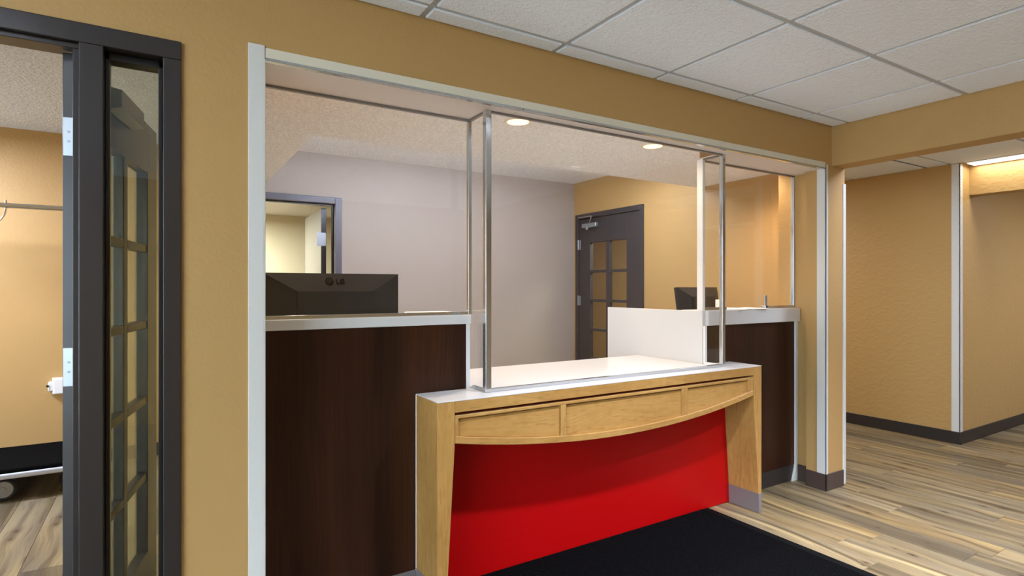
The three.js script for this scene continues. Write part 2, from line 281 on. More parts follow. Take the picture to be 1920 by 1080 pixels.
// corner guards and window trim
struct('trim_1', [rb(0.244, OX0 + 0.002, 0, 2.077, -0.002, 0.006, 0.002), rb(OX0 - 0.004, OX0 + 0.004, 0, OY, -0.24, 0.006, 0.002)], M.guard, 'white upright trim at the dark panel end of the reception opening', 'trim');
{
  const t = group('trim_2', 'cream head trim along the top of the reception opening', 'trim', 'structure');
  mesh('face_strip', rb(OX0 + 0.004, 3.56, OY + 0.004, 2.07, -0.001, 0.007, 0.002), M.trimCream, t);
  mesh('lower_channel', rb(OX0 + 0.004, 1.30, OY - 0.006, OY + 0.004, -0.012, 0.009, 0.002), M.alu, t);
  mesh('lower_channel', rb(1.304, 3.56, OY - 0.006, OY + 0.004, -0.012, 0.009, 0.002), M.alu, t);
  mesh('soffit_board', [bx(OX0, 1.192, OY, OY + 0.006, -0.266, -0.011), bx(1.192, 1.30, OY, OY + 0.006, -0.108, -0.011)], M.soffit, t);
  mesh('soffit_board', [bx(1.303, 2.688, OY, OY + 0.006, -0.108, -0.011), bx(2.688, OX1 + 0.055, OY, OY + 0.006, -0.266, -0.011)], M.soffit, t);
}
struct('trim_3', [rb(3.568, 3.577, 0.105, 2.06, -0.055, 0.005, 0.002), rb(3.568, 3.592, 0.105, 2.06, -0.003, 0.005, 0.002)], M.guard, 'white corner guard on the column above the brown baseboard', 'trim');
struct('trim_4', [rb(3.766, 3.797, 0.01, 1.955, -0.003, 0.006, 0.002), rb(3.788, 3.797, 0.01, 1.955, -0.06, 0.006, 0.002)], M.guard, 'white corner guard reaching the floor at the corridor side of the column', 'trim');
struct('trim_5', [rb(5.562, 5.572, 0.1, H - 0.01, -0.085, -0.024, 0.002), rb(5.562, 5.61, 0.1, H - 0.01, -0.033, -0.024, 0.002)], M.guard, 'white corner guard on the corridor corner above the black baseboard', 'trim');

// storefront window behind the camera's left, and the pavement outside
{
  const w = group('window_1', 'wide storefront window in the lobby wall', 'window', 'structure');
  for (const z of [1.225, 2.65, 4.075]) mesh('mullion', rb(-2.5, -2.42, 0.06, 2.28, z - 0.025, z + 0.025, 0.003), M.alu, w);
  for (const y of [0.085, 2.255]) mesh('rail', rb(-2.5, -2.42, y - 0.025, y + 0.025, 1.2, 4.1, 0.003), M.alu, w);
  for (const z of [1.225, 2.65]) mesh('pane', bx(-2.465, -2.459, 0.1, 2.24, z + 0.02, z + 1.405), M.glass, w);
  const w3 = group('window_3', 'wide glazed side of the hall with the luggage cart', 'window', 'structure');
  for (const z of [-2.875, -1.725]) mesh('mullion', rb(-2.79, -2.72, 0.08, 2.2, z - 0.025, z + 0.025, 0.003), M.darkDoor, w3);
  for (const y of [0.105, 2.175]) mesh('rail', rb(-2.79, -2.72, y - 0.025, y + 0.025, -2.9, -1.7, 0.003), M.darkDoor, w3);
  mesh('pane', bx(-2.758, -2.752, 0.13, 2.15, -2.85, -1.75), M.glass, w3);
  struct('ground_outside', bx(-16, -2.83, -0.15, -0.05, -6, 10), M.pavement, 'concrete pavement outside the storefront window', 'pavement');
}

// ---------------------------------------------------------------- dark door frame with sidelight, on the left
{
  const f = group('trim_6', 'dark brown metal door frame beside a narrow sidelight', 'door frame', 'structure');
  mesh('stile', rb(0.0075, 0.056, 0, 1.977, -0.13, 0.012, 0.003), M.darkDoor, f);
  mesh('mullion', rb(-0.196, -0.138, 0, 1.977, -0.13, 0.012, 0.003), M.darkDoor, f);
  mesh('stile', rb(-1.16, -1.106, 0, 1.977, -0.13, 0.012, 0.003), M.darkDoor, f);
  mesh('head', rb(-1.16, 0.056, 1.977, 2.033, -0.13, 0.012, 0.003), M.darkDoor, f);
  mesh('door_stop', rb(-0.211, -0.196, 0, 1.962, -0.045, -0.006, 0.002), M.darkDoor, f);
  mesh('door_stop', rb(-1.106, -0.196, 1.962, 1.977, -0.045, -0.006, 0.002), M.darkDoor, f);
  mesh('glazing_bead', [rb(-0.138, -0.126, 0.12, 1.977, -0.09, -0.035, 0.002), rb(-0.004, 0.0075, 0.12, 1.977, -0.09, -0.035, 0.002), rb(-0.138, 0.0075, 1.955, 1.977, -0.09, -0.035, 0.002)], M.stopBlack, f);
  mesh('sill', rb(-0.138, 0.0075, 0, 0.12, -0.12, 0.004, 0.003), M.darkDoor, f);
  const w = mesh('window_2', bx(-0.127, -0.003, 0.118, 1.957, -0.066, -0.06), M.paneGlass); tag(w, 'narrow sidelight pane in the dark door frame', 'window', null, 'structure');
}
// a glazed ten-lite door: hinge at the origin, leaf along +x, thickness -t..0 in z
function liteDoor(name, label, mat, w, h, t, lite) {
  const d = group(name, label, 'door', 'structure'), { x0, x1, y0, y1, mx, my, rows } = lite;
  mesh('stile', rb(0, x0, 0.01, h, -t, 0, 0.003), mat, d); mesh('stile', rb(x1, w, 0.01, h, -t, 0, 0.003), mat, d);
  mesh('top_rail', rb(x0 - 0.001, x1 + 0.001, y1, h, -t, 0, 0.003), mat, d); mesh('bottom_rail', rb(x0 - 0.001, x1 + 0.001, 0.01, y0, -t, 0, 0.003), mat, d);
  const xm = (x0 + x1) / 2, ph = (y1 - y0) / rows;
  mesh('muntin', rb(xm - mx / 2, xm + mx / 2, y0, y1, -t + 0.004, -0.004, 0.004), mat, d);
  for (let r = 1; r < rows; r++) for (const [a, b] of [[x0, xm - mx / 2], [xm + mx / 2, x1]]) mesh('muntin', rb(a, b, y0 + r * ph - my / 2, y0 + r * ph + my / 2, -t + 0.004, -0.004, 0.004), mat, d);
  for (let r = 0; r < rows; r++) for (const [a, b] of [[x0, xm - mx / 2], [xm + mx / 2, x1]]) {
    const m = mesh('pane', bx(a, b, y0 + r * ph + (r ? my / 2 : 0), y0 + (r + 1) * ph - (r + 1 < rows ? my / 2 : 0), -t / 2 - 0.002, -t / 2 + 0.002), M.paneGlass, d); void m;
  }
  return d;
}
{
  // hall door, swung open past square into the hall
  const d = liteDoor('door_1', 'dark brown ten-lite door swung open behind the sidelight', M.darkDoor, 0.91, 1.965, 0.045, { x0: 0.17, x1: 0.76, y0: 0.18, y1: 1.76, mx: 0.05, my: 0.032, rows: 5 });
  d.position.set(-0.197, 0, -0.058); d.rotation.y = Math.atan2(0.979, 0.203);
  for (const y of [1.72, 1.05, 0.3]) {
    const hg = mesh('hinge', rb(-0.004, 0.0005, y - 0.056, y + 0.056, -0.002, 0.04, 0.001), M.steel, d); hg.position.z = -0.04; hg.position.x = -0.0005;
    for (const [dy, dz] of [[0.042, 0.028], [0.014, 0.012], [-0.014, 0.012], [-0.042, 0.028]]) mesh('screw', rod([-0.0055, y + dy, dz - 0.04], [-0.002, y + dy, dz - 0.04], 0.0035, 8), M.aluDark, hg).position.set(0.0005, 0, 0.04);
  }
  // door closer on the hall face (local -z is the face seen through the sidelight or the other; both offsets are set below)
  const hex = [[-0.026, 0], [0.026, 0], [0.034, 0.014], [0.026, 0.05], [-0.026, 0.05], [-0.034, 0.014]].map((q) => new THREE.Vector2(q[0], q[1]));
  const body = new THREE.ExtrudeGeometry(new THREE.Shape(hex), { depth: 0.27, bevelEnabled: true, bevelThickness: 0.003, bevelSize: 0.003, bevelSegments: 2 });
  body.rotateZ(-Math.PI / 2).rotateY(-Math.PI / 2);      // profile across y and out of the face, length along x
  const c = mesh('closer_body', body, M.steel, d);
  c.position.set(0.46, 1.90, 0.002);
}
// ---------------------------------------------------------------- office door (in the side wall) and back doorway
{
  const fr = group('trim_7', 'dark frame around the glazed office door', 'door frame', 'structure');
  mesh('jamb', rb(3.985, 4.1, 0, 2.045, -3.08, -3.03, 0.003), M.officeDoor, fr); mesh('jamb', rb(3.985, 4.1, 0, 2.045, -2.07, -2.02, 0.003), M.officeDoor, fr);
  mesh('head', rb(3.985, 4.1, 2.045, 2.097, -3.08, -2.02, 0.003), M.officeDoor, fr);
  const d = liteDoor('door_2', 'dark ten-lite office door in the mustard wall', M.officeDoor, 0.952, 2.04, 0.045, { x0: 0.19, x1: 0.762, y0: 0.2, y1: 1.775, mx: 0.06, my: 0.03, rows: 5 });
  d.position.set(3.998, 0, -3.026); d.rotation.y = -Math.PI / 2;
  const closer = mesh('closer_body', rb(0.10, 0.34, 1.935, 1.985, 0, 0.05, 0.012), M.steel, d);
  mesh('closer_cap', new THREE.CylinderGeometry(0.02, 0.02, 0.03, 14).rotateX(Math.PI / 2).translate(0.22, 1.925, 0.055), M.chrome, closer);
  mesh('closer_arm', [rod([0.22, 1.985, 0.03], [0.3, 2.05, 0.07], 0.008, 8), rod([0.3, 2.05, 0.07], [0.03, 2.06, 0.03], 0.008, 8)], M.chrome, d);
  for (const y of [1.76, 1.14, 0.3]) mesh('hinge', [rod([0.0, y - 0.055, 0.012], [0.0, y + 0.055, 0.012], 0.009, 10), rb(0.0, 0.03, y - 0.052, y + 0.052, 0, 0.003, 0.001)], M.steel, d);
  mesh('door_handle', [rod([0.885, 1.0, 0], [0.885, 1.0, 0.06], 0.012, 12), rod([0.885, 1.0, 0.055], [0.78, 1.0, 0.055], 0.009, 10)], M.steel, d);
}
{
  const fr = group('trim_8', 'grey metal frame of the open doorway in the taupe wall', 'door frame', 'structure');
  mesh('jamb', rb(1.325, 1.383, 0, 2.083, BACK - 0.13, BACK + 0.012, 0.004), M.greyFrame, fr); mesh('jamb', rb(0.358, 0.415, 0, 2.083, BACK - 0.13, BACK + 0.012, 0.004), M.greyFrame, fr);
  mesh('head', rb(0.415, 1.325, 2.027, 2.083, BACK - 0.13, BACK + 0.012, 0.004), M.greyFrame, fr);
  mesh('door_stop', [rb(1.31, 1.325, 0, 2.027, BACK - 0.075, BACK - 0.04, 0.002), rb(0.415, 1.31, 2.012, 2.027, BACK - 0.075, BACK - 0.04, 0.002)], M.stopBlack, fr);
  const d = group('door_3', 'plain grey door standing open behind the taupe wall', 'door', 'structure');
  mesh('leaf', rb(0, 0.88, 0.01, 2.0, -0.022, 0.022, 0.003), M.greyDoor, d);
  mesh('leaf_edge', rb(-0.003, 0.001, 0.01, 2.0, -0.022, 0.022, 0.001), M.stopBlack, d);
  d.position.set(1.262, 0, BACK - 0.15); d.rotation.y = Math.atan2(0.99, 0.05);
  mesh('hinge', [rb(-0.006, -0.002, 1.66, 1.78, -0.06, 0.02, 0.001)], M.steel, d);
  mesh('door_knob', [new THREE.SphereGeometry(0.027, 14, 10).translate(0.82, 0.98, 0.07), rod([0.82, 0.98, 0], [0.82, 0.98, 0.06], 0.012)], M.steel, d);
}

// ---------------------------------------------------------------- reception desk
{
  const d = group('reception_desk', 'maple reception desk with curved apron, white top and red front panel', 'desk');
  const X0 = 0.912, X1 = 2.923, T = 0.838, arc = (x) => 0.582 + 0.088 * ((x - 1.905) / 0.93) ** 2;
  mesh('desktop', [rb(X0, X1, T - 0.004, T, -0.215, 0.001, 0.001), rb(1.19, 2.688, T - 0.03, T, -0.75, -0.215, 0.003)], M.laminate, d);
  const legL = mesh('leg', ext([[X0, 0.11], [X0, T - 0.0045], [0.987, T - 0.0045], [0.987, 0.66], [0.955, 0.11]], 0.213, -0.213, 'y'), M.maple, d);
  const legR = mesh('leg', ext([[X1, 0.11], [2.896, 0.11], [2.853, 0.66], [2.853, T - 0.0045], [X1, T - 0.0045]], 0.213, -0.213, 'y'), M.maple, d);
  mesh('kick_plate', ext([[X0 - 0.001, 0], [X0 - 0.001, 0.111], [0.956, 0.111], [0.95, 0]], 0.215, -0.214, 'y'), M.kick, legL);
  mesh('kick_plate', ext([[X1 + 0.001, 0], [2.9, 0], [2.894, 0.111], [X1 + 0.001, 0.111]], 0.215, -0.214, 'y'), M.kick, legR);
  mesh('back_edging', rb(X0 - 0.001, X0 + 0.02, 0.1, T - 0.003, -0.218, -0.212, 0.001), M.white, d);
  mesh('top_rail', rb(0.987, 2.853, 0.789, T - 0.0045, -0.03, 0, 0.0015, 'x'), M.maple, d);
  // apron: a backing board, three recessed panels and the frame around them
  const curve = (a, b, off, n = 24) => { const r = []; for (let i = 0; i <= n; i++) { const x = a + (b - a) * i / n; r.push([x, arc(x) + off]); } return r; };
  const ap = mesh('apron', ext([[2.852, 0.776], [0.988, 0.776], ...curve(0.988, 2.852, 0.001)], 0.014, -0.036, 'x', 0.001), M.maple, d);
  for (const [a, b] of [[1.006, 1.507], [1.537, 2.279], [2.319, 2.81]]) mesh('panel', ext([[b - 0.001, 0.757], [a + 0.001, 0.757], ...curve(a + 0.001, b - 0.001, 0.029)], 0.008, -0.0225, 'x', 0.001), M.maple, ap);
  mesh('upper_bead', rb(0.988, 2.852, 0.763, 0.777, -0.023, -0.003, 0.003, 'x'), M.maple, ap);
  for (const [a, b] of [[0.988, 1.006], [1.507, 1.537], [2.279, 2.319], [2.81, 2.852]]) mesh('divider', ext([[b, 0.764], [a, 0.764], ...curve(a, b, 0.02, 3)], 0.020, -0.023, 'y', 0.002), M.maple, ap);
  mesh('lower_rail', ext([...curve(2.852, 0.988, 0.029), ...curve(0.988, 2.852, 0)], 0.022, -0.023, 'x', 0.002), M.maple, ap);
  mesh('front_panel', rb(0.94, 2.905, 0.002, 0.79, -0.214, -0.2, 0.002), M.red, d).userData.label = 'red laminate front panel';
}
// ---------------------------------------------------------------- counters left and right of the desk
{
  const c = group('reception_counter', 'dark walnut counter with thin white top under the large monitor', 'counter');
  mesh('front_panel', rb(0.297, 1.15, 0.1, 1.122, -0.242, -0.222, 0.002), M.walnut, c);
  mesh('toe_kick', rb(0.297, 1.15, 0, 0.1, -0.24, -0.224, 0.002), M.kick, c);
  mesh('countertop', rb(0.297, 1.171, 1.122, 1.162, -0.40, -0.214, 0.003), M.laminate, c);
  mesh('end_panel', rb(1.15, 1.17, 0, 1.122, -1.0, -0.222, 0.002), M.laminate, c);
  mesh('work_surface', rb(0.297, 1.15, 0.70, 0.73, -1.0, -0.242, 0.003), M.laminate, c);
  const r = group('reception_counter', 'dark walnut counter with thick white top next to the column', 'counter');
  mesh('front_panel', rb(2.712, 3.602, 0.105, 1.06, -0.248, -0.228, 0.002), M.walnut, r);
  mesh('toe_kick', rb(2.712, 3.60, 0, 0.105, -0.246, -0.23, 0.002), M.kickDark, r);
  mesh('countertop', rb(2.713, 3.622, 1.06, 1.147, -0.40, -0.20, 0.003), M.laminate, r);
  mesh('end_panel', rb(2.69, 2.7125, 0, 1.145, -1.05, -0.2225, 0.002), M.laminate, r);
  mesh('side_post', [rb(3.602, 3.626, 0.09, 1.06, -0.25, -0.216, 0.002), ext([[3.626, 0], [3.57, 0], [3.602, 0.1], [3.626, 0.1]], 0.02, -0.236, 'y')], M.guard, r);
  mesh('work_surface', rb(2.712, 3.95, 0.70, 0.73, -1.05, -0.36, 0.003), M.laminate, r);
  mesh('carcass_leg', [rb(3.9, 3.94, 0, 0.70, -1.04, -1.0, 0.003)], M.laminate, r);
}
// ---------------------------------------------------------------- glass screens
{
  const g1 = group('glass_screen', 'flat glass screen on the walnut counter in front of the large monitor', 'glass screen');
  mesh('pane', bx(0.298, 1.168, 1.165, OY, -0.253, -0.247), M.glass, g1);
  mesh('top_channel', rb(0.298, 1.169, OY - 0.01, OY - 0.0005, -0.258, -0.242, 0.001), M.aluDark, g1);
  mesh('bottom_channel', rb(0.298, 1.168, 1.1625, 1.176, -0.26, -0.24, 0.001), M.alu, g1);

  const g2 = group('glass_screen', 'projecting glass bay standing on the white desktop', 'glass screen');
  mesh('pane', bx(1.195, 2.69, T0(), OY - 0.004, -0.093, -0.087), M.glass, g2);
  mesh('pane', bx(1.179, 1.185, T0(), OY - 0.004, -0.24, -0.10), M.glass, g2);
  mesh('pane', bx(2.697, 2.703, T0(), OY - 0.004, -0.22, -0.10), M.glass, g2);
  mesh('corner_post', rb(1.168, 1.196, 0.8385, OY, -0.104, -0.076, 0.002), M.alu, g2);
  mesh('corner_post', rb(2.688, 2.712, 0.8385, OY, -0.104, -0.080, 0.002), M.alu, g2);
  mesh('wall_channel', rb(1.172, 1.188, 1.163, OY, -0.262, -0.242, 0.001), M.alu, g2);
  mesh('wall_channel', rb(2.69, 2.711, 1.148, OY, -0.262, -0.221, 0.001), M.white, g2);
  mesh('wall_channel', rb(2.692, 2.71, 0.8385, 1.06, -0.2195, -0.206, 0.001), M.white, g2);
  mesh('bottom_channel', rb(1.196, 2.688, 0.8385, 0.852, -0.101, -0.079, 0.001), M.alu, g2);
  mesh('bottom_channel', rb(1.174, 1.19, 0.8385, 0.85, -0.215, -0.104, 0.001), M.alu, g2);
  mesh('bottom_channel', rb(2.692, 2.708, 0.8385, 0.85, -0.206, -0.104, 0.001), M.white, g2);
  mesh('top_channel', [rb(1.196, 2.688, OY - 0.008, OY - 0.0005, -0.098, -0.082, 0.001), rb(1.174, 1.19, OY - 0.008, OY - 0.0005, -0.242, -0.104, 0.001), rb(2.692, 2.708, OY - 0.008, OY - 0.0005, -0.242, -0.104, 0.001)], M.aluDark, g2);

  const g3 = group('glass_screen', 'flat glass screen on the thick white counter next to the column', 'glass screen');
  mesh('pane', bx(2.714, 3.628, 1.16, OY, -0.253, -0.247), M.glass, g3);
  mesh('top_channel', rb(2.712, 3.63, OY - 0.01, OY - 0.0005, -0.258, -0.242, 0.001), M.aluDark, g3);
  mesh('side_channel', rb(3.616, 3.63, 1.148, OY - 0.01, -0.26, -0.24, 0.001), M.alu, g3);
  mesh('bottom_channel', rb(2.714, 2.93, 1.1475, 1.165, -0.26, -0.24, 0.001), M.alu, g3);
  mesh('bottom_channel', rb(3.33, 3.616, 1.1475, 1.165, -0.26, -0.24, 0.001), M.alu, g3);
}
function T0() { return 0.839; }

// ---------------------------------------------------------------- monitors
const font = await new FontLoader().loadAsync('fonts/droid/droid_sans_bold.typeface.json');
function monitor(label, x, y, z, turn, tilt, W, Hh, logo) {
  const g = group('computer_monitor', label, 'monitor', null, null);
  const c = new THREE.Group(); void c;
  // back shell: rim, sloping flanks and a raised box, all one closed surface
  const rim = [[-W / 2, -Hh / 2], [W / 2, -Hh / 2], [W / 2, Hh / 2], [-W / 2, Hh / 2]], iw = W * 0.275, it = Hh * 0.27, ib = Hh * 0.42;
  const inn = [[-iw, -ib], [iw, -ib], [iw, it], [-iw, it]], P = [];
  const quad = (a, b, d, e) => P.push(...a, ...b, ...d, ...a, ...d, ...e), at = (q, zz) => [q[0], q[1], zz];
  quad(at(inn[0], 0.054), at(inn[1], 0.054), at(inn[2], 0.054), at(inn[3], 0.054));
  for (let i = 0; i < 4; i++) { const k = (i + 1) % 4; quad(at(rim[i], 0.012), at(rim[k], 0.012), at(inn[k], 0.046), at(inn[i], 0.046)); quad(at(inn[i], 0.046), at(inn[k], 0.046), at(inn[k], 0.054), at(inn[i], 0.054)); quad(at(rim[i], -0.012), at(rim[k], -0.012), at(rim[k], 0.012), at(rim[i], 0.012)); }
  quad(at(rim[3], -0.012), at(rim[2], -0.012), at(rim[1], -0.012), at(rim[0], -0.012));
  const shell = new THREE.BufferGeometry(); shell.setAttribute('position', new THREE.Float32BufferAttribute(P, 3)); shell.computeVertexNormals();
  const s = mesh('back_shell', shell, M.plastic, g); s.position.y = y; s.rotation.x = tilt;
  const sc = mesh('screen', bx(-W / 2 + 0.012, W / 2 - 0.012, -Hh / 2 + 0.016, Hh / 2 - 0.012, -0.0135, -0.012), M.screen, s); void sc;
  mesh('stand_neck', rb(-0.03, 0.03, 0.745 - 0.73, y - Hh * 0.2, 0.03, 0.05, 0.004), M.plastic, g); g.children[g.children.length - 1].position.y = 0.73 - 0.005;
  mesh('stand_base', rb(-0.13, 0.13, 0.731, 0.745, -0.09, 0.1, 0.006), M.plastic, g);
  g.children[g.children.length - 2].geometry = rb(-0.03, 0.03, 0.74, y - Hh * 0.1, 0.03, 0.05, 0.004); g.children[g.children.length - 2].position.y = 0;
  g.position.set(x, 0, z); g.rotation.y = turn;
  if (logo) {
    // flat mark and letters on the upper sloping flank
    const slope = Math.atan2(0.046 - 0.012, Hh / 2 - it), yl = (Hh / 2 + it) / 2 + 0.004, zl = 0.012 + (Hh / 2 - yl) * Math.tan(slope) + 0.0006;
    const put = (m, dx, dy, dz) => { m.position.set(-0.003 + dx, y + yl + dy * Math.cos(slope) + dz * Math.sin(slope), zl - dy * Math.sin(slope) + dz * Math.cos(slope)); m.rotation.x = -slope; };
    const disc = mesh('badge_disc', new THREE.CylinderGeometry(0.0178, 0.0178, 0.0012, 40).rotateX(Math.PI / 2), M.plasticGloss, g); put(disc, -0.022, 0, 0.0004);
    const lines = new THREE.Shape(); lines.absarc(0, 0, 0.0118, 0, Math.PI * 1.5, false); lines.absarc(0, 0, 0.0098, Math.PI * 1.5, 0, true);
    const ringM = M.plastic;
    mesh('badge_line', [new THREE.ExtrudeGeometry(lines, { depth: 0.0004, bevelEnabled: false, curveSegments: 30 }), new THREE.BoxGeometry(0.0105, 0.002, 0.0004).translate(0.0062, 0, 0.0002), new THREE.BoxGeometry(0.002, 0.011, 0.0004).translate(-0.001, 0, 0.0002), new THREE.BoxGeometry(0.004, 0.002, 0.0004).translate(0.001, -0.0055, 0.0002), new THREE.CylinderGeometry(0.0017, 0.0017, 0.0004, 12).rotateX(Math.PI / 2).translate(-0.0055, 0.0045, 0.0002)].map((q) => { const e = q.index ? q.toNonIndexed() : q; e.deleteAttribute('uv'); return e; }), ringM, g); put(g.children[g.children.length - 1], -0.022, 0, 0.0009);
    const tg = new TextGeometry('LG', { font, size: 0.0235, depth: 0.0016, curveSegments: 8, bevelEnabled: false }); tg.computeBoundingBox();
    put(mesh('badge_lettering', tg, M.plasticGloss, g), 0.003, -0.0117, 0.0002);
  }
  return g;
}
monitor('black monitor back with round badge and two letters behind the walnut counter', 0.638, 1.175, -0.47, 0, 0, 0.572, 0.335, true);
monitor('small black monitor leaning back behind the thick white counter', 3.13, 1.135, -0.62, 0.16, -0.14, 0.50, 0.30, false);

// papers and the small clip on the counters
{
  const sheet = (w, l, curl) => { const g = new THREE.PlaneGeometry(w, l, 12, 6).rotateX(-Math.PI / 2), p = g.attributes.position; for (let i = 0; i < p.count; i++) { const u = p.getX(i) / w + 0.5; p.setY(i, 0.001 + curl * u * u); } g.computeVertexNormals(); const b = g.clone().translate(0, -0.0008, 0); return [g, b]; };
  const a = mesh('paper_sheet', sheet(0.2, 0.13, 0.0), M.paper); a.position.set(1.03, 1.163, -0.33); a.rotation.y = 0.1; tag(a, 'white paper sheet on the thin counter beside the large monitor', 'paper');
  const a2 = mesh('paper_pad', rb(0.93, 1.12, 1.1625, 1.174, -0.395, -0.30, 0.002), M.paper); tag(a2, 'thin white pad behind the glass near the large monitor', 'paper'); scene.remove(a);
  const b = mesh('paper_sheet', sheet(0.15, 0.21, 0.006), M.paper); b.position.set(3.05, 1.1478, -0.30); b.rotation.y = 0.25; tag(b, 'white paper sheet on the thick counter beside the small monitor', 'paper');
  const b2 = mesh('paper_sheet', sheet(0.16, 0.2, 0.004), M.paper); b2.position.set(3.2, 1.1482, -0.29); b2.rotation.y = -0.15; tag(b2, 'white paper sheet on the thick counter near the chrome clip', 'paper');
  const k = group('glass_clip', 'small chrome clip holding the glass on the thick white counter', 'clip');
  mesh('clip_body', rb(-0.014, 0.014, 0, 0.022, -0.016, 0.016, 0.004), M.chrome, k); mesh('clip_upright', rb(-0.012, 0.012, 0.02, 0.085, 0.005, 0.011, 0.002), M.steel, k); mesh('clip_screw', rod([0, 0.012, 0.015], [0, 0.012, 0.021], 0.006, 12), M.stopBlack, k);
  k.position.set(3.315, 1.1475, -0.25);
  const n = group('name_card', 'small white upright card beside the small monitor', 'card'); mesh('card', rb(-0.012, 0.012, 0, 0.06, -0.03, 0.03, 0.003), M.paper, n); n.position.set(2.985, 1.1475, -0.33);
}

// ---------------------------------------------------------------- floor mat
{
  const m = group('floor_mat', 'black waffle-textured floor mat in front of the red desk panel', 'mat');
  mesh('mat_field', rb(0.99, 2.655, 0.001, 0.0095, -0.193, 0.99, 0.002), M.mat, m);
  const nub = new THREE.CylinderGeometry(0.0052, 0.0068, 0.0035, 4, 1).rotateY(Math.PI / 4), nx = 127, nz = 90, im = new THREE.InstancedMesh(nub, M.matNub, nx * nz), mm = new THREE.Matrix4();
  for (let i = 0; i < nx; i++) for (let j = 0; j < nz; j++) im.setMatrixAt(i * nz + j, mm.makeTranslation(1.0 + i * 0.013, 0.0105, -0.185 + j * 0.013));
  im.name = 'waffle_nubs'; im.userData.kind = 'stuff'; im.castShadow = im.receiveShadow = true; m.add(im);
  mesh('mat_border', [rb(2.655, 2.705, 0.001, 0.007, -0.197, 1.03, 0.003), rb(0.96, 0.99, 0.001, 0.007, -0.197, 1.03, 0.003), rb(0.99, 2.655, 0.001, 0.007, 0.99, 1.03, 0.003)], M.matEdge, m);
}

// ---------------------------------------------------------------- luggage cart in the hall
{
  const c = group('luggage_cart', 'chrome luggage cart with black carpeted deck in the hall', 'luggage cart');
  const x0 = -1.42, x1 = -0.42, z0 = -3.08, z1 = -2.44;
  mesh('deck', rb(x0, x1, 0.165, 0.2, z0, z1, 0.012), M.carpet, c);
  mesh('bumper', [rb(x0 - 0.02, x1 + 0.02, 0.145, 0.178, z1, z1 + 0.022, 0.01), rb(x0 - 0.02, x1 + 0.02, 0.145, 0.178, z0 - 0.02, z0, 0.01), rb(x0 - 0.02, x0, 0.145, 0.178, z0, z1, 0.008), rb(x1, x1 + 0.02, 0.145, 0.178, z0, z1, 0.008)], M.bumper, c);
  const wheel = (x, z, r) => {
    const w = mesh('wheel', new THREE.TorusGeometry(r - 0.013, 0.013, 10, 32).translate(x, r, z), M.rubber, c);
    mesh('wheel_hub', [new THREE.CylinderGeometry(r - 0.02, r - 0.02, 0.018, 28).rotateX(Math.PI / 2).translate(x, r, z), new THREE.CylinderGeometry(0.015, 0.015, 0.034, 14).rotateX(Math.PI / 2).translate(x, r, z)], M.steel, w);
    mesh('caster_fork', rb(x - 0.018, x + 0.018, r, 0.17, z - 0.026, z - 0.02, 0.002), M.steel, w);
  };
  for (const x of [x0 + 0.06, x1 - 0.06]) for (const z of [z0 + 0.12, z1 - 0.12]) wheel(x, z, 0.063);
  wheel(-0.80, z1 - 0.05, 0.07); wheel(-0.80, z0 + 0.05, 0.07);
  const zc = (z0 + z1) / 2;
  for (const x of [x0 + 0.03, x1 - 0.03]) {
    const pts = []; for (let i = 0; i <= 12; i++) { const a = Math.PI * i / 12; pts.push([x, 1.48 + 0.34 * Math.sin(a), zc + 0.28 * Math.cos(a)]); }
    mesh('upright', tube([[x, 0.19, zc + 0.28], [x, 0.8, zc + 0.28], ...pts, [x, 0.8, zc - 0.28], [x, 0.19, zc - 0.28]], 0.014, 80), M.chrome, c);
  }
  mesh('hanging_bar', rod([x0 + 0.03, 1.806, zc], [x1 - 0.03, 1.806, zc], 0.0165, 18), M.chrome, c);
  const hook = []; for (let i = 0; i <= 14; i++) { const a = -Math.PI * 1.15 * i / 14; hook.push([-0.955 + 0.12 * Math.cos(a), 1.79 + 0.12 * Math.sin(a), zc]); }
  mesh('garment_hook', [tube([[-0.835, 1.84, zc], ...hook], 0.006, 50)], M.chrome, c);
}
{
  const p = group('wall_plug', 'small white plug box low on the hall wall', 'plug');
  mesh('cover_plate', rb(-0.648, -0.565, 0.527, 0.645, BACK, BACK + 0.006, 0.002), M.white, p);
  mesh('plug_body', rb(-0.638, -0.575, 0.532, 0.642, BACK + 0.006, BACK + 0.055, 0.01), M.white, p);
  mesh('side_lug', rb(-0.668, -0.636, 0.555, 0.62, BACK + 0.004, BACK + 0.04, 0.008), M.white, p);
  mesh('knob', rod([-0.668, 0.593, BACK + 0.038], [-0.668, 0.593, BACK + 0.052], 0.008, 12), M.stopBlack, p);
}

